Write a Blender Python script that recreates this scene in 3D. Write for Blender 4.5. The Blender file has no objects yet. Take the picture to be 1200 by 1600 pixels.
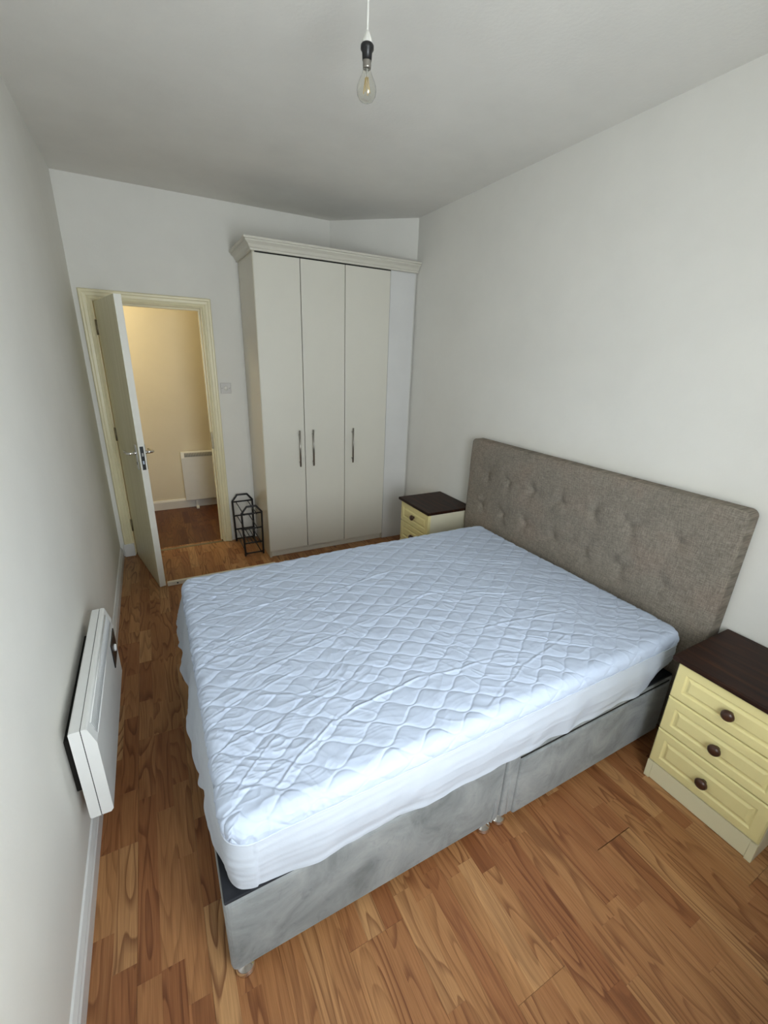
import bpy, bmesh, math, random
import numpy as np
from mathutils import Vector, Matrix

random.seed(7)
rng = np.random.default_rng(7)
scene = bpy.context.scene
COL = scene.collection
PI = math.pi

# ------------------------------------------------------------------ camera
def setup_camera():
    f, yaw, pitch, roll = 670.2, 0.498390, 0.345106, 0.036497
    fwd = Vector((math.sin(yaw)*math.cos(pitch), math.cos(yaw)*math.cos(pitch), -math.sin(pitch)))
    right = Vector((math.cos(yaw), -math.sin(yaw), 0))
    up = right.cross(fwd)
    r = right*math.cos(roll) + up*math.sin(roll)
    u = -right*math.sin(roll) + up*math.cos(roll)
    cd = bpy.data.cameras.new('camera')
    cd.sensor_fit = 'HORIZONTAL'; cd.sensor_width = 36.0
    cd.lens = 36.0*f/1200.0
    cd.clip_start = 0.02; cd.clip_end = 100
    co = bpy.data.objects.new('camera', cd)
    M = Matrix(((r.x, u.x, -fwd.x, 0), (r.y, u.y, -fwd.y, 0), (r.z, u.z, -fwd.z, 1.68), (0, 0, 0, 1)))
    co.matrix_world = M
    COL.objects.link(co)
    scene.camera = co
setup_camera()

# ------------------------------------------------------------------ world, lights, exposure
W_COL = (0.89, 0.96, 1.0)
W_STR = 7.7
world = bpy.data.worlds.new('overcast_sky'); scene.world = world
world.use_nodes = True
bg = world.node_tree.nodes['Background']
bg.inputs[0].default_value = (*W_COL, 1); bg.inputs[1].default_value = W_STR

WIN = (0.12, 1.02, 0.74, 2.12)        # window opening in the thick near wall: x0, x1, z0, z1
TN = 0.38
Y_NEAR = -0.28
pl = bpy.data.lights.new('window_portal', 'AREA')
pl.shape = 'RECTANGLE'; pl.size = WIN[1]-WIN[0]; pl.size_y = WIN[3]-WIN[2]
pl.cycles.is_portal = True
po = bpy.data.objects.new('window_portal', pl)
po.location = ((WIN[0]+WIN[1])/2, Y_NEAR-TN-0.02, (WIN[2]+WIN[3])/2)
po.rotation_euler = (PI/2, 0, 0)        # area lights shine along local -Z: here towards +Y
COL.objects.link(po)

hl = bpy.data.lights.new('hall_lamp', 'POINT')
hl.energy = 11.0; hl.color = (1.0, 0.82, 0.46); hl.shadow_soft_size = 0.12
ho = bpy.data.objects.new('hall_lamp', hl); ho.location = (-0.75, 4.62, 2.35); COL.objects.link(ho)

vs = scene.view_settings
vs.view_transform = 'Standard'; vs.look = 'None'; vs.gamma = 1.0; vs.use_curve_mapping = False
vs.exposure = 0.95
try: scene.display_settings.display_device = 'sRGB'
except Exception: pass

# ------------------------------------------------------------------ mesh helpers
class MB:
    """collects geometry in world coordinates; build() links it as one mesh object"""
    def __init__(s): s.v = []; s.f = []; s.smooth = []
    def add(s, verts, faces, smooth=False):
        o = len(s.v); s.v += [tuple(map(float, p)) for p in verts]
        s.f += [tuple(i+o for i in f) for f in faces]; s.smooth += [smooth]*len(faces)
        return s
    def add_bm(s, bm, smooth=False):
        bm.verts.index_update()
        return s.add([v.co for v in bm.verts], [[v.index for v in f.verts] for f in bm.faces], smooth)
    def box(s, lo, hi, bevel=0.0, seg=2, rot=None, pivot=None):
        bm = bmesh.new(); bmesh.ops.create_cube(bm, size=1)
        c = [(a+b)/2 for a, b in zip(lo, hi)]; d = [abs(b-a) for a, b in zip(lo, hi)]
        for v in bm.verts: v.co = Vector((v.co.x*d[0]+c[0], v.co.y*d[1]+c[1], v.co.z*d[2]+c[2]))
        if bevel: bmesh.ops.bevel(bm, geom=bm.edges[:], offset=min(bevel, min(d)*0.45), segments=seg, profile=0.5, affect='EDGES')
        if rot is not None:
            pv = Vector(pivot if pivot else c)
            for v in bm.verts: v.co = rot @ (v.co-pv) + pv
        s.add_bm(bm, False); bm.free(); return s
    def prism(s, prof, fn, a, b, smooth=False):
        """closed 2D profile swept straight; fn(p, q, t) -> world point"""
        n = len(prof)
        vs = [fn(p, q, a) for p, q in prof] + [fn(p, q, b) for p, q in prof]
        fs = [(i, (i+1) % n, n+(i+1) % n, n+i) for i in range(n)]
        s.add(vs, fs, smooth); s.add(vs, [tuple(range(n-1, -1, -1)), tuple(range(n, 2*n))], False)
        return s
    def tube(s, pts, r, seg=10, closed=False, smooth=True):
        P = [Vector(p) for p in pts]; n = len(P); vs = []; fs = []
        up0 = None
        for i in range(n):
            if closed: a = (P[i]-P[i-1]).normalized(); b = (P[(i+1) % n]-P[i]).normalized()
            else:
                a = (P[i]-P[i-1]).normalized() if i > 0 else (P[1]-P[0]).normalized()
                b = (P[i+1]-P[i]).normalized() if i < n-1 else a
            t = (a+b); t = t.normalized() if t.length > 1e-6 else a
            if up0 is None: up0 = t.orthogonal().normalized()
            up0 = (up0 - t*up0.dot(t)).normalized()
            sd = t.cross(up0)
            k = 1.0/max(0.5, math.sqrt(max(0.0, (1+a.dot(b))/2)))
            bend = (b-a); bn = bend.normalized() if bend.length > 1e-6 else None
            rr = r[i] if isinstance(r, (list, tuple)) else r
            for j in range(seg):
                an = 2*PI*j/seg; off = (up0*math.cos(an)+sd*math.sin(an))*rr
                if bn is not None: off += bn*(off.dot(bn))*(k-1)
                vs.append(P[i]+off)
        m = n if closed else n-1
        for i in range(m):
            for j in range(seg):
                i2 = (i+1) % n
                fs.append((i*seg+j, i*seg+(j+1) % seg, i2*seg+(j+1) % seg, i2*seg+j))
        s.add(vs, fs, smooth)
        if not closed: s.add(vs, [tuple(range(seg-1, -1, -1)), tuple(range((n-1)*seg, n*seg))], False)
        return s
    def lathe(s, prof, center, axis=(0, 0, 1), seg=24, smooth=True):
        """prof: list of (radius, height along axis)"""
        ax = Vector(axis).normalized(); u = ax.orthogonal().normalized(); w = ax.cross(u); c = Vector(center)
        vs = []; fs = []; n = len(prof)
        for r, h in prof:
            for j in range(seg):
                an = 2*PI*j/seg; vs.append(c+ax*h+(u*math.cos(an)+w*math.sin(an))*r)
        for i in range(n-1):
            for j in range(seg): fs.append((i*seg+j, i*seg+(j+1) % seg, (i+1)*seg+(j+1) % seg, (i+1)*seg+j))
        s.add(vs, fs, smooth)
        if prof[0][0] > 1e-5: s.add(vs[:seg], [tuple(range(seg-1, -1, -1))])
        if prof[-1][0] > 1e-5: s.add(vs[-seg:], [tuple(range(seg))])
        return s
    def build(s, name, mat, parent=None, origin=None):
        base = Vector(parent['_o']) if parent is not None and '_o' in parent else Vector((0, 0, 0))
        if origin is not None: base = Vector(origin)
        me = bpy.data.meshes.new(name)
        me.from_pydata([tuple(Vector(p)-base) for p in s.v], [], s.f)
        me.polygons.foreach_set('use_smooth', s.smooth)
        bm = bmesh.new(); bm.from_mesh(me)
        bmesh.ops.remove_doubles(bm, verts=bm.verts, dist=1e-6)
        bmesh.ops.recalc_face_normals(bm, faces=bm.faces); bm.to_mesh(me); bm.free()
        me.materials.append(mat)
        o = bpy.data.objects.new(name, me); COL.objects.link(o)
        if parent is not None: o.parent = parent
        elif origin is not None: o.location = base
        o['_o'] = tuple(base)
        return o

def np_mesh(name, V, F, mat, parent=None, smooth=True):
    base = np.array(parent['_o']) if parent is not None else np.zeros(3)
    me = bpy.data.meshes.new(name)
    me.from_pydata((V-base).tolist(), [], F.tolist())
    me.polygons.foreach_set('use_smooth', [smooth]*len(me.polygons))
    me.materials.append(mat); me.update()
    o = bpy.data.objects.new(name, me); COL.objects.link(o)
    if parent is not None: o.parent = parent
    o['_o'] = tuple(float(q) for q in base)
    return o

def tag(o, label=None, cat=None, group=None, kind=None):
    if label: o['label'] = label
    if cat: o['category'] = cat
    if group: o['group'] = group
    if kind: o['kind'] = kind
    return o
def thing(name, loc, label=None, cat=None, group=None, kind=None):
    o = bpy.data.objects.new(name, None); o.empty_display_size = 0.05
    o.location = loc; COL.objects.link(o); o['_o'] = tuple(float(q) for q in loc)
    return tag(o, label, cat, group, kind)
def struct(o): o['kind'] = 'structure'; return o
def copy_tree(o, parent=None):
    c = o.copy(); COL.objects.link(c)
    if parent is not None: c.parent = parent
    for ch in list(o.children): copy_tree(ch, c)
    return c

# ------------------------------------------------------------------ materials
def nmat(name):
    m = bpy.data.materials.new(name); m.use_nodes = True
    nt = m.node_tree; b = nt.nodes['Principled BSDF']
    return m, nt, b
def N(nt, typ, **kw):
    n = nt.nodes.new(typ)
    for k, v in kw.items():
        if k.startswith('i_'): n.inputs[k[2:].replace('_', ' ')].default_value = v
        else: setattr(n, k, v)
    return n
def L(nt, a, ao, b, bi): nt.links.new(a.outputs[ao], b.inputs[bi])
def ramp(nt, stops):
    r = nt.nodes.new('ShaderNodeValToRGB'); e = r.color_ramp.elements
    while len(e) > 1: e.remove(e[-1])
    e[0].position = stops[0][0]; e[0].color = (*stops[0][1], 1)
    for p, c in stops[1:]:
        q = e.new(p); q.color = (*c, 1)
    return r
def mixc(nt, mode='MIX', fac=0.5):
    m = nt.nodes.new('ShaderNodeMix'); m.data_type = 'RGBA'; m.blend_type = mode; m.inputs[0].default_value = fac
    return m
def lin(r, g, b):
    f = lambda c: ((c/255+0.055)/1.055)**2.4 if c/255 > 0.04045 else c/255/12.92
    return (f(r), f(g), f(b))
def simple(name, col, rough=0.5, metal=0.0, var=0.08, nscale=8, bump=0.0, bscale=60, coat=0.0, vec=(1, 1, 1), spec=0.5):
    m, nt, b = nmat(name)
    tc = N(nt, 'ShaderNodeTexCoord'); mp = N(nt, 'ShaderNodeMapping'); mp.inputs['Scale'].default_value = vec
    L(nt, tc, 'Object', mp, 'Vector')
    no = N(nt, 'ShaderNodeTexNoise', i_Scale=nscale, i_Detail=4.0, i_Roughness=0.6); L(nt, mp, 0, no, 'Vector')
    r = ramp(nt, [(0.25, tuple(c*(1-var) for c in col)), (0.75, tuple(min(1, c*(1+var)) for c in col))])
    L(nt, no, 'Fac', r, 'Fac'); L(nt, r, 'Color', b, 'Base Color')
    b.inputs['Roughness'].default_value = rough; b.inputs['Metallic'].default_value = metal
    b.inputs['Specular IOR Level'].default_value = spec
    if coat: b.inputs['Coat Weight'].default_value = coat
    if bump:
        n2 = N(nt, 'ShaderNodeTexNoise', i_Scale=bscale, i_Detail=3.0); L(nt, mp, 0, n2, 'Vector')
        bu = N(nt, 'ShaderNodeBump', i_Strength=bump, i_Distance=0.002); L(nt, n2, 'Fac', bu, 'Height'); L(nt, bu, 0, b, 'Normal')
    return m

M_WALL = simple('wall_paint', (0.84, 0.825, 0.775), 0.75, var=0.03, nscale=2.5, bump=0.25, bscale=90, spec=0.2)
M_CEIL = simple('ceiling_paint', (0.80, 0.78, 0.73), 0.85, var=0.05, nscale=2.0, bump=0.35, bscale=70, spec=0.15)
M_HALL = simple('hall_wall_paint', (0.80, 0.74, 0.60), 0.7, var=0.03, nscale=2.5, bump=0.2, bscale=90, spec=0.2)
M_TRIM = simple('skirting_gloss', (0.78, 0.78, 0.77), 0.35, var=0.04, nscale=6, bump=0.1, bscale=40)
M_CREAMTRIM = simple('yellowed_gloss_paint', (0.82, 0.75, 0.50), 0.35, var=0.06, nscale=5, bump=0.15, bscale=40)
M_WARD = simple('wardrobe_laminate', (0.74, 0.715, 0.63), 0.35, var=0.02, nscale=3, spec=0.4)
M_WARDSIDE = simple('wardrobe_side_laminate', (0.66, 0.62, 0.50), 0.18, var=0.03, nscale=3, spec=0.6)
M_CORN = simple('cornice_wood', (0.68, 0.655, 0.57), 0.4, var=0.06, nscale=14, vec=(1, 12, 12))
M_FILL = simple('filler_board_paint', (0.74, 0.735, 0.72), 0.6, var=0.03, nscale=4)
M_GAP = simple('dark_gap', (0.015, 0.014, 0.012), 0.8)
M_STEEL = simple('brushed_steel', (0.36, 0.34, 0.31), 0.32, metal=1.0, var=0.1, nscale=60, vec=(1, 1, 0.05))
M_CHROME = simple('chrome', (0.78, 0.78, 0.78), 0.10, metal=1.0, var=0.02)
M_BRASS = simple('aged_metal', (0.30, 0.26, 0.17), 0.4, metal=0.9, var=0.2, nscale=60)
M_BLACK = simple('black_plastic', (0.012, 0.012, 0.013), 0.35, var=0.1)
M_RACK = simple('black_powder_coat', (0.016, 0.017, 0.019), 0.4, var=0.15, nscale=30)
M_HEAT = simple('heater_enamel', (0.80, 0.81, 0.80), 0.4, var=0.03, nscale=9)
M_GRILLE = simple('heater_grille', (0.20, 0.21, 0.21), 0.5, var=0.08, nscale=30)
M_FIN = simple('heater_grille_fin', (0.50, 0.51, 0.51), 0.45, var=0.06)
M_BASETOP = simple('black_platform_cloth', (0.012, 0.014, 0.020), 0.8, var=0.2, nscale=20)
M_NSC = simple('cream_foil', lin(234, 222, 160), 0.4, var=0.03, nscale=6, bump=0.05, bscale=60)
M_NSP = simple('cream_plinth', lin(232, 226, 190), 0.45, var=0.03, nscale=6)
M_NSSIDE = simple('cream_side_board', lin(228, 222, 196), 0.45, var=0.03, nscale=6)
M_KNOB = simple('dark_wood_knob', (0.055, 0.022, 0.012), 0.3, var=0.25, nscale=40)
M_SWITCH = simple('switch_plastic', (0.62, 0.60, 0.57), 0.4, var=0.02)
M_WHITE = simple('white_plastic', (0.78, 0.77, 0.72), 0.4, var=0.03)
M_BATTEN = simple('white_batten_paint', (0.74, 0.70, 0.60), 0.5, var=0.06, nscale=12)

def mat_darkwood():
    m, nt, b = nmat('dark_stained_wood')
    tc = N(nt, 'ShaderNodeTexCoord'); mp = N(nt, 'ShaderNodeMapping'); mp.inputs['Scale'].default_value = (14, 1.4, 14)
    L(nt, tc, 'Object', mp, 0)
    no = N(nt, 'ShaderNodeTexNoise', i_Scale=3.0, i_Detail=5.0, i_Distortion=0.6); L(nt, mp, 0, no, 'Vector')
    r = ramp(nt, [(0.3, lin(24, 11, 6)), (0.55, lin(46, 24, 13)), (0.8, lin(72, 40, 20))])
    L(nt, no, 'Fac', r, 0); L(nt, r, 0, b, 'Base Color'); b.inputs['Roughness'].default_value = 0.5; b.inputs['Specular IOR Level'].default_value = 0.25
    return m
M_DWOOD = mat_darkwood()

def mat_floor(hall=False):
    m, nt, b = nmat('hall_laminate' if hall else 'cherry_laminate')
    geo = N(nt, 'ShaderNodeNewGeometry')
    sx = N(nt, 'ShaderNodeSeparateXYZ'); L(nt, geo, 'Position', sx, 0)
    at = N(nt, 'ShaderNodeAttribute', attribute_name='pv')
    sa = N(nt, 'ShaderNodeSeparateColor'); L(nt, at, 'Color', sa, 0)
    def mth(op, a, c):
        n = N(nt, 'ShaderNodeMath', operation=op)
        for i, q in enumerate((a, c)):
            if isinstance(q, (int, float)): n.inputs[i].default_value = q
            else: nt.links.new(q, n.inputs[i])
        return n.outputs[0]
    ox = mth('MULTIPLY', sa.outputs['Green'], 37.0)
    cx = N(nt, 'ShaderNodeCombineXYZ')
    nt.links.new(mth('MULTIPLY', sx.outputs['X'], 11.0), cx.inputs[0])
    nt.links.new(mth('ADD', mth('MULTIPLY', sx.outputs['Y'], 1.5), ox), cx.inputs[1])
    nt.links.new(ox, cx.inputs[2])
    n1 = N(nt, 'ShaderNodeTexNoise', i_Scale=1.0, i_Detail=1.5, i_Roughness=0.45); L(nt, cx, 0, n1, 'Vector')
    ring = mth('FRACT', mth('MULTIPLY', n1.outputs['Fac'], 11.0), 0)     # contour lines of stretched noise: cathedral grain
    rr = ramp(nt, [(0.0, (0, 0, 0)), (0.55, (0.12, 0.12, 0.12)), (0.86, (0.9, 0.9, 0.9)), (0.93, (1, 1, 1)), (1.0, (0, 0, 0))])
    nt.links.new(ring, rr.inputs[0])
    # fine pores
    c2 = N(nt, 'ShaderNodeCombineXYZ')
    nt.links.new(mth('MULTIPLY', sx.outputs['X'], 260.0), c2.inputs[0])
    nt.links.new(mth('ADD', mth('MULTIPLY', sx.outputs['Y'], 7.0), ox), c2.inputs[1])
    n2 = N(nt, 'ShaderNodeTexNoise', i_Scale=1.0, i_Detail=2.0); L(nt, c2, 0, n2, 'Vector')
    # patchy figure
    c3 = N(nt, 'ShaderNodeCombineXYZ')
    nt.links.new(mth('MULTIPLY', sx.outputs['X'], 22.0), c3.inputs[0])
    nt.links.new(mth('ADD', mth('MULTIPLY', sx.outputs['Y'], 2.2), ox), c3.inputs[1])
    n3 = N(nt, 'ShaderNodeTexNoise', i_Scale=1.0, i_Detail=3.0); L(nt, c3, 0, n3, 'Vector')
    base = ramp(nt, [(0.0, lin(136, 86, 52)), (0.35, lin(158, 107, 68)), (0.7, lin(176, 129, 84)), (1.0, lin(192, 150, 104))])
    nt.links.new(sa.outputs['Red'], base.inputs[0])
    dark = ramp(nt, [(0.0, lin(82, 36, 16)), (1.0, lin(98, 50, 24))])
    nt.links.new(sa.outputs['Blue'], dark.inputs[0])
    m1 = mixc(nt); L(nt, base, 0, m1, 6); L(nt, dark, 0, m1, 7)
    gr = mth('MULTIPLY', rr.outputs[0], mth('ADD', mth('MULTIPLY', sa.outputs['Blue'], 0.50), 0.28))
    nt.links.new(gr, m1.inputs[0])
    m2 = mixc(nt, 'MULTIPLY', 1.0)
    p2 = ramp(nt, [(0.3, (0.78, 0.76, 0.74)), (0.65, (1.06, 1.06, 1.06))]); L(nt, n2, 0, p2, 0)
    nt.links.new(m1.outputs[2], m2.inputs[6]); L(nt, p2, 0, m2, 7)
    m3 = mixc(nt, 'MULTIPLY', 1.0)
    p3 = ramp(nt, [(0.3, (0.86, 0.80, 0.76)), (0.7, (1.06, 1.06, 1.06))]); L(nt, n3, 0, p3, 0)
    nt.links.new(m2.outputs[2], m3.inputs[6]); L(nt, p3, 0, m3, 7)
    out = m3
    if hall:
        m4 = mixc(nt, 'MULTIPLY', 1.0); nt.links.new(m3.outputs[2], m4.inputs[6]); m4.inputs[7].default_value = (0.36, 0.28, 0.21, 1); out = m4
    nt.links.new(out.outputs[2], b.inputs['Base Color'])
    b.inputs['Roughness'].default_value = 0.42; b.inputs['Specular IOR Level'].default_value = 0.35
    bu = N(nt, 'ShaderNodeBump', i_Strength=0.12, i_Distance=0.001); L(nt, n2, 0, bu, 'Height'); L(nt, bu, 0, b, 'Normal')
    return m
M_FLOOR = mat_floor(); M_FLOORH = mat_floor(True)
M_SUB = simple('underlay', (0.03, 0.018, 0.010), 0.9)

def mat_linen():
    m, nt, b = nmat('grey_linen')
    tc = N(nt, 'ShaderNodeTexCoord')
    outs = []
    for sc in ((8, 40, 500), (8, 500, 40)):
        mp = N(nt, 'ShaderNodeMapping'); mp.inputs['Scale'].default_value = sc; L(nt, tc, 'Object', mp, 0)
        n = N(nt, 'ShaderNodeTexNoise', i_Scale=1.0, i_Detail=2.0, i_Roughness=0.6); L(nt, mp, 0, n, 'Vector'); outs.append(n)
    ad = N(nt, 'ShaderNodeMath', operation='ADD'); L(nt, outs[0], 0, ad, 0); L(nt, outs[1], 0, ad, 1)
    hf = N(nt, 'ShaderNodeMath', operation='MULTIPLY'); L(nt, ad, 0, hf, 0); hf.inputs[1].default_value = 0.5
    r = ramp(nt, [(0.34, lin(112, 105, 96)), (0.5, lin(138, 130, 119)), (0.66, lin(164, 155, 143))]); L(nt, hf, 0, r, 0)
    n3 = N(nt, 'ShaderNodeTexNoise', i_Scale=5.0, i_Detail=3.0); L(nt, tc, 'Object', n3, 'Vector')
    r3 = ramp(nt, [(0.3, (0.90, 0.90, 0.90)), (0.5, (1, 1, 1)), (0.7, (1.06, 1.0, 0.99))]); L(nt, n3, 0, r3, 0)
    mx = mixc(nt, 'MULTIPLY', 1.0); L(nt, r, 0, mx, 6); L(nt, r3, 0, mx, 7)
    nt.links.new(mx.outputs[2], b.inputs['Base Color'])
    b.inputs['Roughness'].default_value = 0.95; b.inputs['Specular IOR Level'].default_value = 0.1
    bu = N(nt, 'ShaderNodeBump', i_Strength=0.4, i_Distance=0.001); L(nt, hf, 0, bu, 'Height'); L(nt, bu, 0, b, 'Normal')
    return m
M_LINEN = mat_linen()

def mat_velvet():
    m, nt, b = nmat('grey_plush_velvet')
    tc = N(nt, 'ShaderNodeTexCoord')
    n = N(nt, 'ShaderNodeTexNoise', i_Scale=5.5, i_Detail=5.0, i_Roughness=0.62, i_Distortion=0.8); L(nt, tc, 'Object', n, 'Vector')
    r = ramp(nt, [(0.30, lin(112, 116, 117)), (0.48, lin(138, 142, 143)), (0.7, lin(160, 163, 163))]); L(nt, n, 0, r, 0)
    n2 = N(nt, 'ShaderNodeTexNoise', i_Scale=26.0, i_Detail=3.0, i_Distortion=1.2); L(nt, tc, 'Object', n2, 'Vector')
    r2 = ramp(nt, [(0.28, (0.80, 0.80, 0.82)), (0.42, (1, 1, 1))]); L(nt, n2, 0, r2, 0)
    mx = mixc(nt, 'MULTIPLY', 0.7); L(nt, r, 0, mx, 6); L(nt, r2, 0, mx, 7)
    nt.links.new(mx.outputs[2], b.inputs['Base Color'])
    b.inputs['Roughness'].default_value = 0.9; b.inputs['Specular IOR Level'].default_value = 0.15
    b.inputs['Sheen Weight'].default_value = 0.25; b.inputs['Sheen Roughness'].default_value = 0.5
    bu = N(nt, 'ShaderNodeBump', i_Strength=0.25, i_Distance=0.003); L(nt, n2, 0, bu, 'Height'); L(nt, bu, 0, b, 'Normal')
    return m
M_VELVET = mat_velvet()
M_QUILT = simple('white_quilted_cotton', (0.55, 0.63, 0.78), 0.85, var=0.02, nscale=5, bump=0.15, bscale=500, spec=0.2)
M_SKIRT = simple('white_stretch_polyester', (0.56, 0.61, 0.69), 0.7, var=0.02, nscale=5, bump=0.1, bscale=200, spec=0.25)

def mat_doorleaf():
    m, nt, b = nmat('white_grained_door_paint')
    tc = N(nt, 'ShaderNodeTexCoord'); mp = N(nt, 'ShaderNodeMapping'); mp.inputs['Scale'].default_value = (45, 45, 1.2); L(nt, tc, 'Object', mp, 0)
    n = N(nt, 'ShaderNodeTexNoise', i_Scale=1.0, i_Detail=3.0); L(nt, mp, 0, n, 'Vector')
    r = ramp(nt, [(0.3, (0.70, 0.63, 0.40)), (0.5, (0.82, 0.76, 0.52)), (0.7, (0.86, 0.80, 0.58))]); L(nt, n, 0, r, 0)
    L(nt, r, 0, b, 'Base Color'); b.inputs['Roughness'].default_value = 0.35
    bu = N(nt, 'ShaderNodeBump', i_Strength=0.3, i_Distance=0.002); L(nt, n, 0, bu, 'Height'); L(nt, bu, 0, b, 'Normal')
    return m
M_DOOR = mat_doorleaf()
M_DOOREDGE = simple('white_door_edge_paint', (0.80, 0.79, 0.72), 0.35, var=0.03, nscale=6)

def mat_glass():
    m, nt, b = nmat('clear_bulb_glass')
    b.inputs['Transmission Weight'].default_value = 1.0; b.inputs['Roughness'].default_value = 0.0
    b.inputs['IOR'].default_value = 1.45; b.inputs['Base Color'].default_value = (0.93, 0.93, 0.90, 1)
    return m
M_GLASS = mat_glass()
M_FILA = simple('amber_led_filament', (0.85, 0.62, 0.22), 0.5, var=0.05)

# ------------------------------------------------------------------ room shell
XL, XR, YB, ZC = -0.378, 2.108, 3.965, 2.747
T = 0.12
HALL_Y0, HALL_Y1 = YB+T, 5.12
DX0, DX1, DZ = -0.285, 0.462, 2.012           # rough opening of the doorway
struct(MB().box((XL-T, Y_NEAR, 0), (XL, YB+T, ZC)).build('wall_left', M_WALL))
struct(MB().box((XR, Y_NEAR, 0), (XR+T, YB+T, ZC)).build('wall_right', M_WALL))
wb = MB()
wb.box((XL, YB, 0), (DX0, YB+T, ZC)); wb.box((DX1, YB, 0), (XR, YB+T, ZC)); wb.box((DX0, YB, DZ), (DX1, YB+T, ZC))
struct(wb.build('wall_back', M_WALL))
wc = MB()   # angled corner above and behind the wardrobe
wc.prism([(1.535, YB), (XR, 3.46), (XR, YB)], lambda p, q, t: (p, q, t), 0.0, ZC)
struct(wc.build('wall_corner', M_WALL))
wn = MB(); yo = Y_NEAR-TN
wn.box((XL-T, yo, 0), (XR+T, Y_NEAR, WIN[2])); wn.box((XL-T, yo, WIN[3]), (XR+T, Y_NEAR, ZC))
wn.box((XL-T, yo, WIN[2]), (WIN[0], Y_NEAR, WIN[3])); wn.box((WIN[1], yo, WIN[2]), (XR+T, Y_NEAR, WIN[3]))
struct(wn.build('wall_near', M_WALL))
struct(MB().box((XL-T, Y_NEAR-T, ZC), (XR+T, YB+T, ZC+0.1)).build('ceiling', M_CEIL))

# window in the near wall, behind the camera
win = struct(thing('window_1', ((WIN[0]+WIN[1])/2, Y_NEAR-TN+0.04, WIN[2])))
fr = MB(); w = 0.05; ya, yb = Y_NEAR-TN+0.01, Y_NEAR-TN+0.07
fr.box((WIN[0], ya, WIN[2]), (WIN[0]+w, yb, WIN[3])); fr.box((WIN[1]-w, ya, WIN[2]), (WIN[1], yb, WIN[3]))
fr.box((WIN[0]+w, ya, WIN[2]), (WIN[1]-w, yb, WIN[2]+w)); fr.box((WIN[0]+w, ya, WIN[3]-w), (WIN[1]-w, yb, WIN[3]))
fr.build('window_frame', M_TRIM, win)
MB().box((WIN[0]-0.04, Y_NEAR, WIN[2]-0.03), (WIN[1]+0.04, Y_NEAR+0.04, WIN[2]), 0.006).build('window_sill', M_TRIM, win)

# hall beyond the doorway
struct(MB().box((-2.2, HALL_Y1, 0), (2.2, HALL_Y1+0.1, 2.5)).build('wall_hall', M_HALL))
struct(MB().box((-2.2, HALL_Y0, 2.5), (2.2, HALL_Y1, 2.6)).build('ceiling_hall', M_CEIL))
struct(MB().box((-2.3, YB, 0), (XL-T, HALL_Y0, 2.6)).build('wall_hall_near_left', M_HALL))
struct(MB().box((XR+T, YB, 0), (2.3, HALL_Y0, 2.6)).build('wall_hall_near_right', M_HALL))
struct(MB().box((-2.3, HALL_Y0, 0), (-2.2, HALL_Y1, 2.5)).build('wall_hall_end_left', M_HALL))
struct(MB().box((2.2, HALL_Y0, 0), (2.3, HALL_Y1, 2.5)).build('wall_hall_end_right', M_HALL))
struct(MB().box((-2.2, HALL_Y0-0.001, 2.5), (2.2, HALL_Y0, 2.6)).build('trim_3', M_HALL))
hf = MB().box((-2.2, HALL_Y0-0.06, -0.05), (2.2, HALL_Y1, -0.008))
HALL_FLOOR = struct(hf.build('floor_hall', M_SUB))
struct(MB().prism([(0, 0), (-0.018, 0), (-0.018, 0.085), (-0.010, 0.105), (0, 0.105)], lambda p, q, t: (t, HALL_Y1+p, q), -2.2, 2.2).build('baseboard_hall', M_TRIM))

# skirting boards
SK = [(0, 0), (0.018, 0), (0.018, 0.060), (0.014, 0.068), (0.014, 0.074), (0.006, 0.090), (0, 0.092)]
struct(MB().prism(SK, lambda p, q, t: (XL+p, t, q), Y_NEAR, YB-0.022).build('baseboard_left', M_TRIM))
struct(MB().prism(SK, lambda p, q, t: (XR-p, t, q), Y_NEAR, 3.44).build('baseboard_right', M_TRIM))
struct(MB().prism(SK, lambda p, q, t: (t, Y_NEAR+p, q), XL, XR).build('baseboard_near', M_TRIM))

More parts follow.
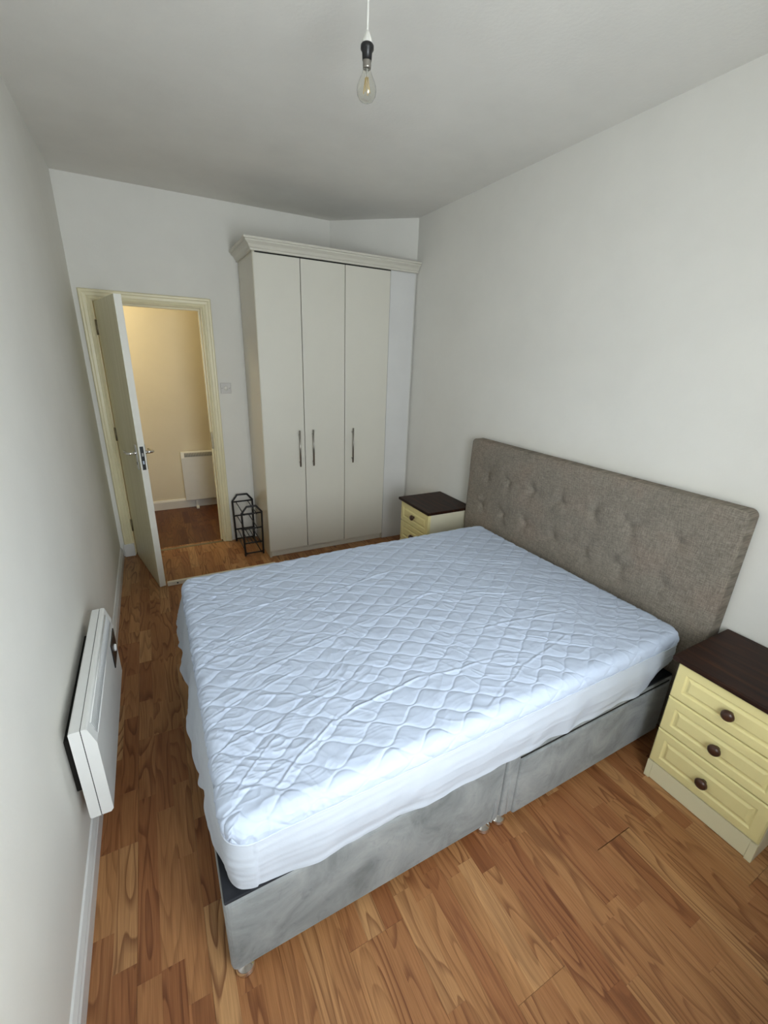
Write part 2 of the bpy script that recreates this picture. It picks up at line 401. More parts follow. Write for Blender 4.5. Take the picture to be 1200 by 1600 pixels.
# ------------------------------------------------------------------ laminate floor, strip by strip
def build_floor():
    sub = struct(MB().box((XL-T, Y_NEAR-T, -0.06), (XR+T, YB+0.061, -0.008)).build('floor', M_SUB))
    BW = 0.186; SW = BW/3; BL = 1.285
    x_ref, y_ref = 1.245, 0.547
    strips = []
    i0 = int(math.floor((XL-x_ref)/BW))-1; i1 = int(math.ceil((XR-x_ref)/BW))+1
    for i in range(i0, i1):
        off = y_ref + ((i*0.377) % 1.0)*BL if i != 0 else y_ref
        for k in range(3):
            x0 = x_ref+i*BW+k*SW; x1 = x0+SW
            # staggered strip joints inside each board
            y = off - BL*3
            while y < YB+0.06:
                cuts = [0.0]; g = 0.0012 if i == 0 else 0.0003
                q = random.uniform(0.10, 0.42)
                while q < BL-0.12:
                    cuts.append(q); q += random.uniform(0.30, 0.60)
                cuts.append(BL)
                for a, b in zip(cuts[:-1], cuts[1:]):
                    strips.append((x0+(0.0002 if k == 0 else 0.0), x1-(0.0002 if k == 2 else 0.0),
                                   y+a+(g if a == 0 else 0), y+b-(g if b == BL else 0)))
                y += BL
    vis = []; rest = []
    for s in strips:
        x0, x1 = max(s[0], XL+0.001), min(s[1], XR-0.001); y0, y1 = max(s[2], Y_NEAR+0.001), min(s[3], YB+0.06)
        if x1-x0 < 0.004 or y1-y0 < 0.004: continue
        if y1 > YB-0.001 and (x1 > DX1-0.02 or x0 < DX0+0.02):
            y1 = YB-0.001
            if y1-y0 < 0.004: continue
        cx, cy = (x0+x1)/2, (y0+y1)/2
        seen = (cy < 0.95 and (cx-0.35)*0.47+cy > 0.30) or (cx < 0.10) or (cy > 3.10 and cx < 1.75 and not (cx > 0.80 and cy > 3.52))
        (vis if seen else rest).append((x0, x1, y0, y1))
    def tone(): 
        return (min(1, max(0, random.gauss(0.52, 0.22))), random.random(), random.random()**1.3, 1.0)
    def strip_mesh(lst, name, mat=M_FLOOR, par=sub):
        V = []; F = []; Cc = []
        for (x0, x1, y0, y1) in lst:
            o = len(V); e = 0.0004; z = random.uniform(-0.00012, 0.0)
            V += [(x0, y0, -0.008), (x1, y0, -0.008), (x1, y1, -0.008), (x0, y1, -0.008),
                  (x0, y0, z-e), (x1, y0, z-e), (x1, y1, z-e), (x0, y1, z-e),
                  (x0+e, y0+e, z), (x1-e, y0+e, z), (x1-e, y1-e, z), (x0+e, y1-e, z)]
            for a, b in ((0, 1), (1, 2), (2, 3), (3, 0)):
                F.append((o+a, o+b, o+4+b, o+4+a)); F.append((o+4+a, o+4+b, o+8+b, o+8+a))
            F.append((o+8, o+9, o+10, o+11)); Cc += [tone()]*12
        me = bpy.data.meshes.new(name); me.from_pydata(V, [], F)
        ca = me.color_attributes.new('pv', 'FLOAT_COLOR', 'POINT')
        ca.data.foreach_set('color', [q for c in Cc for q in c])
        me.materials.append(mat)
        o = bpy.data.objects.new(name, me); COL.objects.link(o); o.parent = par
        return o
    vis.sort(key=lambda s: math.hypot((s[0]+s[1])/2, (s[2]+s[3])/2))
    rest += vis[298:]; vis = vis[:298]
    for s in vis: strip_mesh([s], 'plank')
    r = strip_mesh(rest, 'planks_out_of_sight'); r['kind'] = 'stuff'
    hs = []; x = -2.2
    while x < 2.19:
        y = HALL_Y0-0.06
        while y < HALL_Y1-0.02:
            y2 = min(HALL_Y1, y+random.uniform(0.3, 0.6)); hs.append((x, min(2.2, x+SW), y, y2)); y = y2
        x += SW
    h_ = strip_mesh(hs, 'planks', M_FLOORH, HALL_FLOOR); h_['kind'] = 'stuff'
build_floor()
struct(MB().prism([(0, 0), (0.035, 0), (0.030, 0.004), (0.005, 0.004)], lambda p, q, t: (t, 3.955+p, q), -0.262, 0.44).build('trim_2', M_BRASS))

# ------------------------------------------------------------------ doorway: frame, architrave, door
tr = struct(thing('trim_1', (0.09, YB, 0)))
JX0, JX1, JZ = -0.268, 0.447, 1.992
# lining boards
MB().box((DX0, YB-0.001, 0.001), (JX0, YB+T+0.001, DZ)).build('jamb', M_CREAMTRIM, tr)
MB().box((JX1, YB-0.001, 0.001), (DX1, YB+T+0.001, DZ)).build('jamb', M_CREAMTRIM, tr)
MB().box((JX0, YB-0.001, JZ), (JX1, YB+T+0.001, DZ)).build('head_lining', M_CREAMTRIM, tr)
# door stops
MB().box((JX0, YB+0.045, 0.002), (JX0+0.014, YB+0.08, JZ)).build('door_stop', M_CREAMTRIM, tr)
MB().box((JX1-0.014, YB+0.045, 0.002), (JX1, YB+0.08, JZ)).build('door_stop', M_CREAMTRIM, tr)
MB().box((JX0+0.014, YB+0.045, JZ-0.014), (JX1-0.014, YB+0.08, JZ)).build('door_stop', M_CREAMTRIM, tr)
# moulded architraves: profile (distance from opening, projection)
AR = [(0.004, 0.0), (0.004, 0.012), (0.012, 0.016), (0.022, 0.012), (0.027, 0.012), (0.032, 0.017), (0.050, 0.019), (0.056, 0.023), (0.068, 0.024), (0.074, 0.018), (0.074, 0.0)]
def arch(parent):
    n = len(AR)
    def leg(x_in, sgn, name):
        V = []; 
        for zt in (0, 1):
            for d, p in AR: V.append((x_in+sgn*d, YB-p, 0.002 if zt == 0 else JZ+d))
        F = [(i, (i+1) % n, n+(i+1) % n, n+i) for i in range(n)]+[tuple(range(n)), tuple(range(2*n-1, n-1, -1))]
        MB().add(V, F).build(name, M_CREAMTRIM, parent)
    leg(JX0-0.004, -1, 'architrave'); leg(JX1+0.004, 1, 'architrave')
    V = []
    for sd in (0, 1):
        for d, p in AR: V.append(((JX0-0.004-d) if sd == 0 else (JX1+0.004+d), YB-p, JZ+d))
    F = [(i, (i+1) % n, n+(i+1) % n, n+i) for i in range(n)]+[tuple(range(n)), tuple(range(2*n-1, n-1, -1))]
    MB().add(V, F).build('architrave', M_CREAMTRIM, parent)
arch(tr)
# plinth block at the foot of the hinge-side architrave
MB().box((-0.352, YB-0.028, 0.002), (-0.274, YB-0.0005, 0.115), 0.003).build('plinth_block', M_TRIM, tr)
sp = MB().box((JX1-0.0155, YB+0.008, 0.88), (JX1-0.001, YB+0.030, 1.02), 0.001).build('strike_plate', M_BRASS, tr)

def build_door():
    HX, HY = -0.262, 3.952
    ang = -math.radians(77.5)
    R = Matrix.Rotation(ang, 3, 'Z')
    d = struct(thing('door_1', (HX, HY, 0)))
    W, Th, H0, H1 = 0.708, 0.042, 0.006, 1.985
    P = lambda x, y, z: R @ Vector((x, y, 0)) + Vector((HX, HY, z))     # local: x along leaf, y to the hall side
    def lbox(mb, lo, hi, bevel=0.0):
        t = MB().box(lo, hi, bevel); mb.add([P(*v) for v in t.v], t.f); return mb
    lf = lbox(MB(), (0.004, 0.0, H0), (W-0.0015, Th, H1), 0.002).build('door_leaf', M_DOOR, d)
    lbox(MB(), (W-0.0015, 0.0008, H0+0.001), (W, Th-0.0008, H1-0.001)).build('door_edge', M_DOOREDGE, lf)
    fp = lbox(MB(), (W, 0.010, 0.905), (W+0.0015, 0.032, 1.065), 0.0005).build('lock_faceplate', M_BLACK, d)
    lbox(MB(), (W+0.0015, 0.016, 0.945), (W+0.004, 0.026, 0.968)).build('deadbolt', M_CHROME, fp)
    lbox(MB(), (W+0.0015, 0.016, 1.000), (W+0.010, 0.026, 1.022)).build('latch_bolt', M_STEEL, fp)
    for sgn, y in ((-1, 0.0), (1, Th)):
        pl_ = lbox(MB(), (W-0.070, min(y, y+sgn*0.009), 0.900), (W-0.030, max(y, y+sgn*0.009), 1.075), 0.003).build('handle_plate', M_CHROME, d)
        hb = MB(); c = W-0.050
        hb.tube([P(c, y+sgn*0.009, 1.015), P(c, y+sgn*0.050, 1.015), P(c-0.010, y+sgn*0.058, 1.015), P(c-0.055, y+sgn*0.060, 1.016), P(c-0.110, y+sgn*0.058, 1.014), P(c-0.118, y+sgn*0.050, 1.012)],
                [0.010, 0.009, 0.0095, 0.0085, 0.008, 0.006], 12)
        hb.build('lever_handle', M_CHROME, pl_)
        MB().lathe([(0.013, 0), (0.013, 0.006), (0.010, 0.010)], P(c, y+sgn*0.008, 1.015), R @ Vector((0, sgn, 0)), 16).build('rose', M_CHROME, pl_)
        lbox(MB(), (c-0.003, min(y+sgn*0.009, y+sgn*0.010), 0.935), (c+0.003, max(y+sgn*0.009, y+sgn*0.010), 0.955)).build('keyhole', M_BLACK, pl_)
    for z in (1.765, 0.995, 0.230):
        h = MB(); h.tube([(HX-0.003, HY-0.008, z), (HX-0.003, HY-0.008, z+0.10)], 0.0065, 10)
        for q in (0.0, 0.02, 0.04, 0.06, 0.08, 0.1): h.lathe([(0.0072, -0.001), (0.0072, 0.001)], (HX-0.003, HY-0.008, z+q), seg=10)
        ho_ = h.build('hinge', M_BRASS, d)
        lbox(MB(), (0.001, -0.0015, z+0.002), (0.022, 0.0, z+0.098)).build('hinge_leaf', M_BRASS, ho_)
build_door()

# light switch
sw = thing('light_switch', (0.586, YB, 1.391), 'square pale light switch on the back wall between doorway and wardrobe', 'light switch')
MB().box((0.543, YB-0.009, 1.348), (0.629, YB, 1.434), 0.003).build('plate', M_SWITCH, sw)
MB().lathe([(0.0165, 0), (0.0165, 0.004), (0.013, 0.006), (0, 0.0062)], (0.586, YB-0.009, 1.391), (0, -1, 0), 24).build('dimmer_knob', M_WHITE, sw)
for sx_ in (-0.030, 0.030):
    MB().lathe([(0.0035, 0), (0.0035, 0.0012), (0, 0.0016)], (0.586+sx_, YB-0.009, 1.391), (0, -1, 0), 12).build('screw', M_STEEL, sw)

# ------------------------------------------------------------------ wardrobe
def build_wardrobe():
    x0, x1, yf, yb, zt = 0.757, 1.857, 3.434, 3.955, 2.350
    w = thing('wardrobe', ((x0+x1)/2, yf, 0), 'tall cream three-door fitted wardrobe with cornice in the far corner', 'wardrobe')
    MB().box((x0, yf+0.004, 0.0), (x0+0.018, yb, zt), 0.001).build('side_panel', M_WARDSIDE, w)
    # right side panel stops against the angled wall behind
    MB().box((x1-0.018, yf+0.021, 0.0), (x1, yf+0.21, zt)).build('side_panel', M_WARDSIDE, w)
    MB().box((x0+0.018, yf+0.024, 0.058), (x1-0.018, yf+0.030, zt)).build('inner_face', M_GAP, w)
    MB().box((x0+0.018, yf+0.03, zt-0.02), (1.50, yb-0.02, zt)).build('top_board', M_WARD, w)
    MB().box((x0+0.018, yf+0.022, 0.001), (x1-0.018, yf+0.040, 0.055), 0.001).build('plinth', M_WARD, w)
    edges = [x0+0.003, 1.098, 1.454, x1-0.004]
    for k in range(3):
        a, b = edges[k]+0.0026, edges[k+1]-0.0026
        dr = MB().box((a, yf, 0.060), (b, yf+0.019, zt-0.013), 0.0015).build('door', M_WARD, w)
        hx = (1.048, 1.163, 1.523)[k]
        h = MB(); h.tube([(hx, yf-0.030, 0.80), (hx, yf-0.030, 1.10)], 0.0065, 12)
        for z in (0.835, 1.065): h.tube([(hx, yf-0.030, z), (hx, yf+0.0, z)], 0.0045, 8)
        h.build('handle', M_STEEL, dr)
    # cornice: profile (projection, height)
    CP = [(0.0, 0.0), (0.014, 0.0), (0.014, 0.012), (0.022, 0.018), (0.030, 0.034), (0.044, 0.046), (0.050, 0.050), (0.050, 0.058), (0.060, 0.062), (0.060, 0.074), (0.0, 0.074)]
    n = len(CP); z0 = zt-0.004
    V = [(XR-0.004, yf+0.002-p, z0+h) for p, h in CP] + [(x0-p, yf+0.002-p, z0+h) for p, h in CP] + [(x0-p, yb, z0+h) for p, h in CP]
    F = []
    for s in range(2): F += [(s*n+i, s*n+(i+1) % n, (s+1)*n+(i+1) % n, (s+1)*n+i) for i in range(n)]
    F += [tuple(range(n)), tuple(range(3*n-1, 2*n-1, -1))]
    MB().add(V, F).build('cornice', M_CORN, w)
    MB().box((x0+0.002, yf+0.006, zt-0.012), (x1-0.002, yf+0.02, zt-0.0045)).build('shadow_gap', M_GAP, w)
    MB().box((x1+0.001, yf+0.010, 0.0), (XR-0.020, yf+0.025, z0), 0.001).build('filler_panel', M_FILL, w)
build_wardrobe()

# ------------------------------------------------------------------ padded, wrapped panels
def wrap_panel(ax, ay, R, r, straight, res, disp):
    """rounded-rectangle cushion face ax*ay with edge radius r, folded down its sides by `straight`.
    returns local verts (u, v, n) and quads; disp(S, T, edge) is added along the normal"""
    m = (R-r) + r*PI/2 + straight
    cx, cy = ax/2-R, ay/2-R
    def axis(c):
        ne = max(4, int(round(m/res))); nc = max(4, int(round(2*c/res)))
        return np.concatenate([np.linspace(-c-m, -c, ne, endpoint=False), np.linspace(-c, c, nc, endpoint=False), np.linspace(c, c+m, ne+1)])
    s = axis(cx); t = axis(cy)
    S, Tt = np.meshgrid(s, t, indexing='ij')
    Cx = np.clip(S, -cx, cx); Cy = np.clip(Tt, -cy, cy)
    ox, oy = S-Cx, Tt-Cy
    ln = np.hypot(ox, oy); l = np.maximum(abs(ox), abs(oy))
    ln1 = np.where(ln > 1e-9, ln, 1)
    dx, dy = ox/ln1, oy/ln1
    flat = R-r
    th = np.clip((l-flat)/r, 0, PI/2)
    rad = np.where(l < flat, l, flat+r*np.sin(th))
    z = -r*(1-np.cos(th)) - np.clip(l-flat-r*PI/2, 0, None)
    nx, ny, nz = dx*np.sin(th), dy*np.sin(th), np.cos(th)
    D = disp(S, Tt, l/m)
    X = Cx+dx*rad+nx*D; Y = Cy+dy*rad+ny*D; Z = z+nz*D
    ni, nj = S.shape
    idx = np.arange(ni*nj).reshape(ni, nj)
    F = np.stack([idx[:-1, :-1], idx[1:, :-1], idx[1:, 1:], idx[:-1, 1:]], -1).reshape(-1, 4)
    return np.stack([X, Y, Z], -1).reshape(-1, 3), F

def vnoise(X, Y, seed):
    """smooth value noise on a lattice, numpy"""
    r = np.random.default_rng(seed); G = r.uniform(-1, 1, (256, 256))
    xi = np.floor(X).astype(int); yi = np.floor(Y).astype(int); fx = X-xi; fy = Y-yi
    fx = fx*fx*(3-2*fx); fy = fy*fy*(3-2*fy)
    g = lambda a, b: G[a % 256, b % 256]
    return (g(xi, yi)*(1-fx)+g(xi+1, yi)*fx)*(1-fy)+(g(xi, yi+1)*(1-fx)+g(xi+1, yi+1)*fx)*fy

# ------------------------------------------------------------------ divan base
BX0, BX1, BY0, BY1, BZ0, BZ1 = -0.002, 1.985, 0.780, 2.150, 0.040, 0.348
def build_base():
    b = thing('divan_bed_base', ((BX0+BX1)/2, (BY0+BY1)/2, 0), 'grey plush divan bed base with drawer and chrome glides under the mattress', 'bed base')
    SPL = 0.972
    MB().box((BX0, BY0, BZ0), (SPL-0.001, BY1, BZ1-0.004), 0.020, 4).build('base_section', M_VELVET, b)
    sec = MB().box((SPL+0.001, BY0, BZ0), (BX1, BY1, BZ1-0.004), 0.012, 3).build('base_section', M_VELVET, b)
    MB().box((BX0+0.004, BY0+0.004, BZ1-0.010), (BX1-0.004, BY1-0.004, BZ1), 0.003).build('platform_top', M_BASETOP, b)
    # drawer front, slightly proud, with a dark shadow line over it
    MB().box((1.030, BY0-0.003, 0.322), (BX1-0.03, BY0+0.01, 0.327)).build('drawer_gap', M_GAP, sec)
    MB().box((1.030, BY0-0.010, BZ0+0.002), (BX1-0.03, BY0+0.02, 0.320), 0.008, 3).build('drawer_front', M_VELVET, sec)
    # fabric folds by the joint
    for xa, xb_, zt in ((0.930, 0.945, 0.20), (1.005, 0.992, 0.30)):
        MB().tube([(xa, BY0+0.001, BZ0+0.01), ((xa+xb_)/2, BY0-0.0005, zt*0.5), (xb_, BY0+0.003, zt)], [0.004, 0.005, 0.002], 8).build('fabric_fold', M_VELVET, b)
    prof = [(0.010, 0.046), (0.012, 0.036), (0.024, 0.028), (0.029, 0.018), (0.028, 0.008), (0.020, 0.0)]
    for (fx, fy) in ((0.036, 0.802), (0.912, 0.800), (0.985, 0.800), (0.050, 2.11), (0.93, 2.11), (1.0, 2.11), (1.90, 0.82), (1.90, 2.11)):
        MB().lathe([(r_, h_) for r_, h_ in reversed(prof)], (fx, fy, 0.0), (0, 0, 1), 20).build('chrome_glide', M_CHROME, b)
build_base()

# ------------------------------------------------------------------ mattress with quilted protector
MX0, MX1, MY0, MY1, MZ = 0.020, 1.955, 0.772, 2.170, 0.600
def build_mattress():
    ax, ay = MX1-MX0, MY1-MY0; cx, cy = (MX0+MX1)/2, (MY0+MY1)/2
    mt = thing('mattress', (cx, cy, BZ1), 'double mattress in white wavy-quilted protector on the divan base', 'mattress')
    R_, r_, st = 0.070, 0.036, 0.026
    # folds: world segments (x0,y0,x1,y1,height,width)
    folds = [(0.155, 0.835, 0.400, 1.000, 0.007, 0.010), (0.375, 0.985, 0.760, 1.020, 0.006, 0.012), (0.760, 1.02, 1.12, 0.985, 0.004, 0.012),
             (0.02, 1.02, 0.40, 1.10, 0.004, 0.010), (0.03, 1.16, 0.34, 1.26, 0.005, 0.010), (0.20, 1.30, 0.72, 1.42, 0.005, 0.012), (0.70, 1.40, 1.10, 1.50, 0.005, 0.014),
             (0.03, 1.48, 0.42, 1.62, 0.005, 0.012), (0.05, 1.72, 0.50, 1.76, 0.005, 0.012), (0.10, 1.90, 0.60, 1.94, 0.005, 0.012), (0.45, 1.64, 1.05, 1.80, 0.005, 0.016),
             (1.05, 1.18, 1.62, 1.10, 0.006, 0.014), (1.00, 1.52, 1.50, 1.32, 0.006, 0.014), (1.30, 1.30, 1.75, 1.22, 0.005, 0.012), (1.10, 0.90, 1.45, 0.98, 0.005, 0.012),
             (1.20, 1.85, 1.80, 1.55, 0.005, 0.016), (1.25, 1.05, 1.50, 0.84, 0.004, 0.010), (0.85, 0.80, 1.15, 0.93, 0.004, 0.010), (0.05, 0.86, 0.22, 1.02, 0.004, 0.008)]
    def disp(S, Tt, e):
        X = S+cx; Y = Tt+cy
        D = np.zeros_like(S)
        # ogee quilting: wavy stitch lines in antiphase
        Lw, h = 0.150, 0.050; A = 0.0215
        wx = X+0.006*vnoise(X*7, Y*7, 3); wy = Y+0.006*vnoise(X*6+50, Y*6, 4)
        k0 = np.round(wy/h)
        best = np.full_like(S, 9.0)
        for dk in (-1, 0, 1):
            k = k0+dk
            ph = np.where(np.mod(k, 2) == 0, 1.0, -1.0)
            yl = k*h + A*ph*np.sin(2*PI*wx/Lw)
            sl = A*2*PI/Lw*np.cos(2*PI*wx/Lw)
            best = np.minimum(best, abs(wy-yl)/np.sqrt(1+sl*sl))
        groove = np.exp(-(best/0.0028)**2)
        puff = 1-np.exp(-(best/0.012)**2)
        amp = 0.75+0.35*vnoise(X*3, Y*3, 9)
        D += amp*(-0.0026*groove + 0.0022*puff)
        # soft cloth wrinkles
        a = vnoise(X*9+2.5*vnoise(X*4, Y*4, 11), Y*30+3*vnoise(X*5, Y*5, 12), 13)
        b = vnoise((X+Y)*22+2*vnoise(X*6, Y*6, 14), (X-Y)*8, 15)
        c = vnoise(X*60, Y*60, 16)
        left = np.clip(1.3-X*1.2, 0.35, 1.3)
        a2 = vnoise(X*16+3*vnoise(X*7, Y*7, 22), Y*70+4*vnoise(X*8, Y*8, 23), 24)
        D += 0.0026*left*(1-np.abs(a))**3 + 0.0020*(1-np.abs(b))**4 + 0.0011*left*(1-np.abs(a2))**3 + 0.0004*c
        D += 0.004*vnoise(X*2.2, Y*2.2, 17)
        for (x0, y0, x1, y1, hh, ww) in folds:
            dx, dy = x1-x0, y1-y0; LL = math.hypot(dx, dy); ux, uy = dx/LL, dy/LL
            al = (X-x0)*ux+(Y-y0)*uy; pe = -(X-x0)*uy+(Y-y0)*ux + 0.012*vnoise(al*9, al*0+x0*31, 18)
            end = np.clip(np.minimum(al, LL-al)/(0.18*LL)+0.2, 0, 1)
            q = pe/ww
            D += (0.45+0.35*vnoise(al*8+y0*40, al*0, 19))*hh*end*np.exp(-q*q*6) - 0.25*hh*end*np.exp(-((q-0.8)**2)*5)
        # gathers where the elastic skirt is sewn on
        per = np.where(np.abs(S)/ax > np.abs(Tt)/ay, Y, X)
        g = np.clip((e-0.45)/0.55, 0, 1)
        D += g*0.0018*vnoise(per*70, e*3, 21)
        return D*np.clip((1-e)*8, 0.15, 1)
    V, F = wrap_panel(ax, ay, R_, r_, st, 0.0026, disp)
    # a slight crown so the middle sits a little higher than the rim
    V[:, 2] += 0.010*(1-(2*V[:, 0]/ax)**2)*(1-(2*V[:, 1]/ay)**2) - 0.004
    V += np.array([cx, cy, MZ])
    np_mesh('quilted_top', V, F, M_QUILT, mt)
    # skirt: rows around the perimeter from the seam to the loose hem
    n_s = 0; pts = []; nrm = []
    def perim():
        out = []
        res = 0.006
        hx, hy = ax/2-R_, ay/2-R_
        def line(p, q, nn):
            k = int(np.hypot(q[0]-p[0], q[1]-p[1])/res)
            for i in range(k): out.append((p[0]+(q[0]-p[0])*i/k, p[1]+(q[1]-p[1])*i/k, nn[0], nn[1], 0.0))
        def arc(c, a0):
            k = 26
            for i in range(k):
                an = a0+PI/2*i/k; out.append((c[0]+R_*math.cos(an), c[1]+R_*math.sin(an), math.cos(an), math.sin(an), 1.0))
        line((-hx, -ay/2), (hx, -ay/2), (0, -1)); arc((hx, -hy), -PI/2)
        line((ax/2, -hy), (ax/2, hy), (1, 0)); arc((hx, hy), 0)
        line((hx, ay/2), (-hx, ay/2), (0, 1)); arc((-hx, hy), PI/2)
        line((-ax/2, hy), (-ax/2, -hy), (-1, 0)); arc((-hx, -hy), PI)
        return np.array(out)
    P = perim(); n = len(P)
    px, py = P[:, 0]+cx, P[:, 1]+cy
    s = np.concatenate([[0], np.cumsum(np.hypot(np.diff(px), np.diff(py)))])
    # distance to nearest plan corner
    dc = np.min([np.hypot(px-a, py-b) for a in (MX0, MX1) for b in (MY0, MY1)], axis=0)
    corner = np.exp(-(dc/0.16)**2)
    head = (px > 1.7)
    hem = 0.350 + 0.003*vnoise(s*5, s*0, 31) + corner*(0.022+0.030*head)
    foot = (P[:, 2] < -0.5)*np.clip((py-0.80)/0.35, 0, 1)*np.clip((2.25-py)/0.1, 0, 1)
    flare = foot*(0.040+0.014*vnoise(py*9+3, py*0, 33)+0.008*np.abs(vnoise(py*17, py*0+2, 34)))
    hem = hem + foot*0.022*vnoise(py*11+8, py*0, 35)
    tuck = -corner*(0.006+0.030*head)
    side = 0.004*vnoise(s*12, s*0+5, 36)*(1-foot)
    rows = 30; VV = []
    z_top = MZ-r_-st-0.004+0.004
    for i in range(rows+1):
        v = i/rows
        z = z_top*(1-v)+hem*v
        bulge = 0.010*math.sin(PI*min(1, v*1.15))
        off = bulge*(1-0.6*corner) + (flare+side*2)*v**1.3 + tuck*v**2.5
        off = off + 0.0030*vnoise(s*22+v*1.5, v*2.0+s*0.5, 37)*(0.3+v)
        off = off + 0.0020*(1-np.abs(vnoise(s*3.0, v*9+s*1.2, 38)))**3
        off = off + foot*v*0.006*vnoise(s*14, v*2+s*0, 39)
        if i == 0: off = off*0
        VV.append(np.stack([px+P[:, 2]*off, py+P[:, 3]*off, np.full(n, 1.0)*z], -1))
    VV = np.array(VV).reshape(-1, 3)
    idx = np.arange((rows+1)*n).reshape(rows+1, n)
    FF = np.stack([idx[:-1], idx[1:], np.roll(idx, -1, 1)[1:], np.roll(idx, -1, 1)[:-1]], -1).reshape(-1, 4)
    np_mesh('elastic_skirt', VV, FF, M_SKIRT, mt)
    # stitched gathered seam between top and skirt
    sm = MB(); step = 3
    loop = [(px[i]+P[i, 2]*0.0015, py[i]+P[i, 3]*0.0015, z_top+0.0015*math.sin(i*1.7)) for i in range(0, n, step)]
    sm.tube(loop, 0.0028, 6, closed=True); sm.build('seam', M_SKIRT, mt)
    MB().box((MX0+0.05, MY0+0.05, BZ1), (MX1-0.05, MY1-0.05, 0.545), 0.04, 4).build('mattress_core', M_SKIRT, mt)
build_mattress()

# ------------------------------------------------------------------ headboard
def build_headboard():
    y0, y1, z0, z1, xf, xb = 0.712, 2.420, 0.010, 1.160, 2.018, 2.096
    ay, az = y1-y0, z1-z0; cy, cz = (y0+y1)/2, (z0+z1)/2
    h = thing('headboard', (xb, cy, 0), 'grey linen headboard with two rows of stitched dimples against the right wall', 'headboard')
    dims = [(y, 0.94) for y in (2.22, 2.01, 1.80, 1.59, 1.375, 1.16, 0.93)] + [(y, 0.712) for y in (2.25, 2.03, 1.82, 1.60, 1.38, 1.165, 0.94)]
    def disp(S, Tt, e):
        Y = S+cy; Z = Tt+cz     # S along +y here
        D = 0.006*np.clip(1-(2*S/ay)**8, 0, 1)*np.clip(1-(2*Tt/az)**8, 0, 1)
        D += 0.0022*vnoise(Y*6, Z*6, 41)+0.0008*vnoise(Y*19, Z*19, 42)
        for (a, b) in dims:
            d = np.hypot(Y-a, Z-b)
            D += -0.011*np.exp(-(d/0.022)**2) - 0.007*np.exp(-(d/0.070)**2)
            # slack puckers leaving each stitch
            an = np.arctan2(Z-b, Y-a)
            D += 0.0040*np.cos(an*3+a*7)*np.exp(-((d-0.050)/0.035)**2)
        return D*np.clip((1-e)*12, 0, 1)
    V, F = wrap_panel(ay, az, 0.030, 0.014, xb-xf-0.014, 0.007, disp)
    W_ = np.stack([xf-V[:, 2], V[:, 0]+cy, V[:, 1]+cz], -1)
    np_mesh('padded_front', W_, F[:, ::-1], M_LINEN, h)
    e = 0.004
    zz = z1-0.012
    p = [(xf+0.010, y0+0.004, 0.3), (xf+0.010, y0+0.004, zz-0.02), (xf+0.010, y0+0.012, zz), (xf+0.010, y0+0.03, z1-0.003), (xf+0.010, y1-0.03, z1-0.003), (xf+0.010, y1-0.012, zz), (xf+0.010, y1-0.004, zz-0.02), (xf+0.010, y1-0.004, 0.3)]
    MB().tube(p, 0.0032, 8).build('edge_seam', M_LINEN, h)
    MB().box((xb-0.004, y0+0.01, z0+0.01), (xb+0.002, y1-0.01, z1-0.01)).build('back_board', M_BASETOP, h)
build_headboard()

# ------------------------------------------------------------------ bedside cabinets
def build_cabinet(y0, label):
    """three-drawer cabinet; front faces -x"""
    xf, xb = 1.705, 2.085; y1 = y0+0.400; zt = 0.602
    c = thing('bedside_cabinet', ((xf+xb)/2, (y0+y1)/2, 0), label, 'bedside cabinet', 'matching cream three-drawer bedside cabinets')
    MB().box((xf+0.020, y0, 0.0), (xb, y0+0.016, zt), 0.001).build('side_panel', M_NSSIDE, c)
    MB().box((xf+0.020, y1-0.016, 0.0), (xb, y1, zt), 0.001).build('side_panel', M_NSSIDE, c)
    MB().box((xf+0.024, y0+0.016, 0.02), (xb-0.004, y1-0.016, zt-0.002)).build('carcass', M_GAP, c)
    MB().box((xf+0.006, y0+0.022, 0.004), (xf+0.022, y1-0.022, 0.088), 0.001).build('plinth', M_NSP, c)
    for ya in (y0, y1-0.0215): MB().box((xf+0.003, ya, 0.0), (xf+0.020, ya+0.0215, 0.088), 0.001).build('plinth_leg', M_NSP, c)
    MB().box((xf-0.018, y0-0.020, zt), (xb+0.012, y1+0.020, zt+0.022), 0.006, 3).build('top', M_DWOOD, c)
    zs = [0.092, 0.268, 0.434, 0.598]
    for k in range(3):
        za, zb = zs[k]+0.0022, zs[k+1]-0.0032
        ya, yb = y0+0.001, y1-0.001
        mb = MB(); bm = bmesh.new()
        # raised-and-routed front: outer slab, sunken groove, raised field
        loops = [(0.0, 0.006), (0.005, 0.0), (0.036, 0.0), (0.042, 0.0055), (0.048, 0.0055), (0.058, 0.0008)]
        V = []; F = []
        V += [(xf+0.020, ya, za), (xf+0.020, yb, za), (xf+0.020, yb, zb), (xf+0.020, ya, zb)]
        for ins, dep in loops: V += [(xf+dep, ya+ins, za+ins), (xf+dep, yb-ins, za+ins), (xf+dep, yb-ins, zb-ins), (xf+dep, ya+ins, zb-ins)]
        for l in range(len(loops)):
            for i in range(4): F.append((l*4+i, l*4+(i+1) % 4, (l+1)*4+(i+1) % 4, (l+1)*4+i))
        F.append(tuple(len(loops)*4+i for i in range(4))); F.append((3, 2, 1, 0))
        d = MB().add(V, F).build('drawer', M_NSC, c); bm.free()
        kn = [(0.010, 0.0), (0.009, 0.007), (0.011, 0.012), (0.0195, 0.016), (0.0220, 0.022), (0.019, 0.030), (0.011, 0.034), (0.0, 0.035)]
        MB().lathe(kn, (xf+0.0008, (y0+y1)/2, (za+zb)/2), (-1, 0, 0), 24).build('knob', M_KNOB, d)
    return c
cab1 = build_cabinet(0.266, 'cream three-drawer bedside cabinet with dark top, nearer one beside the floor')
cab2 = copy_tree(cab1); cab2.location.y += 2.443-0.266
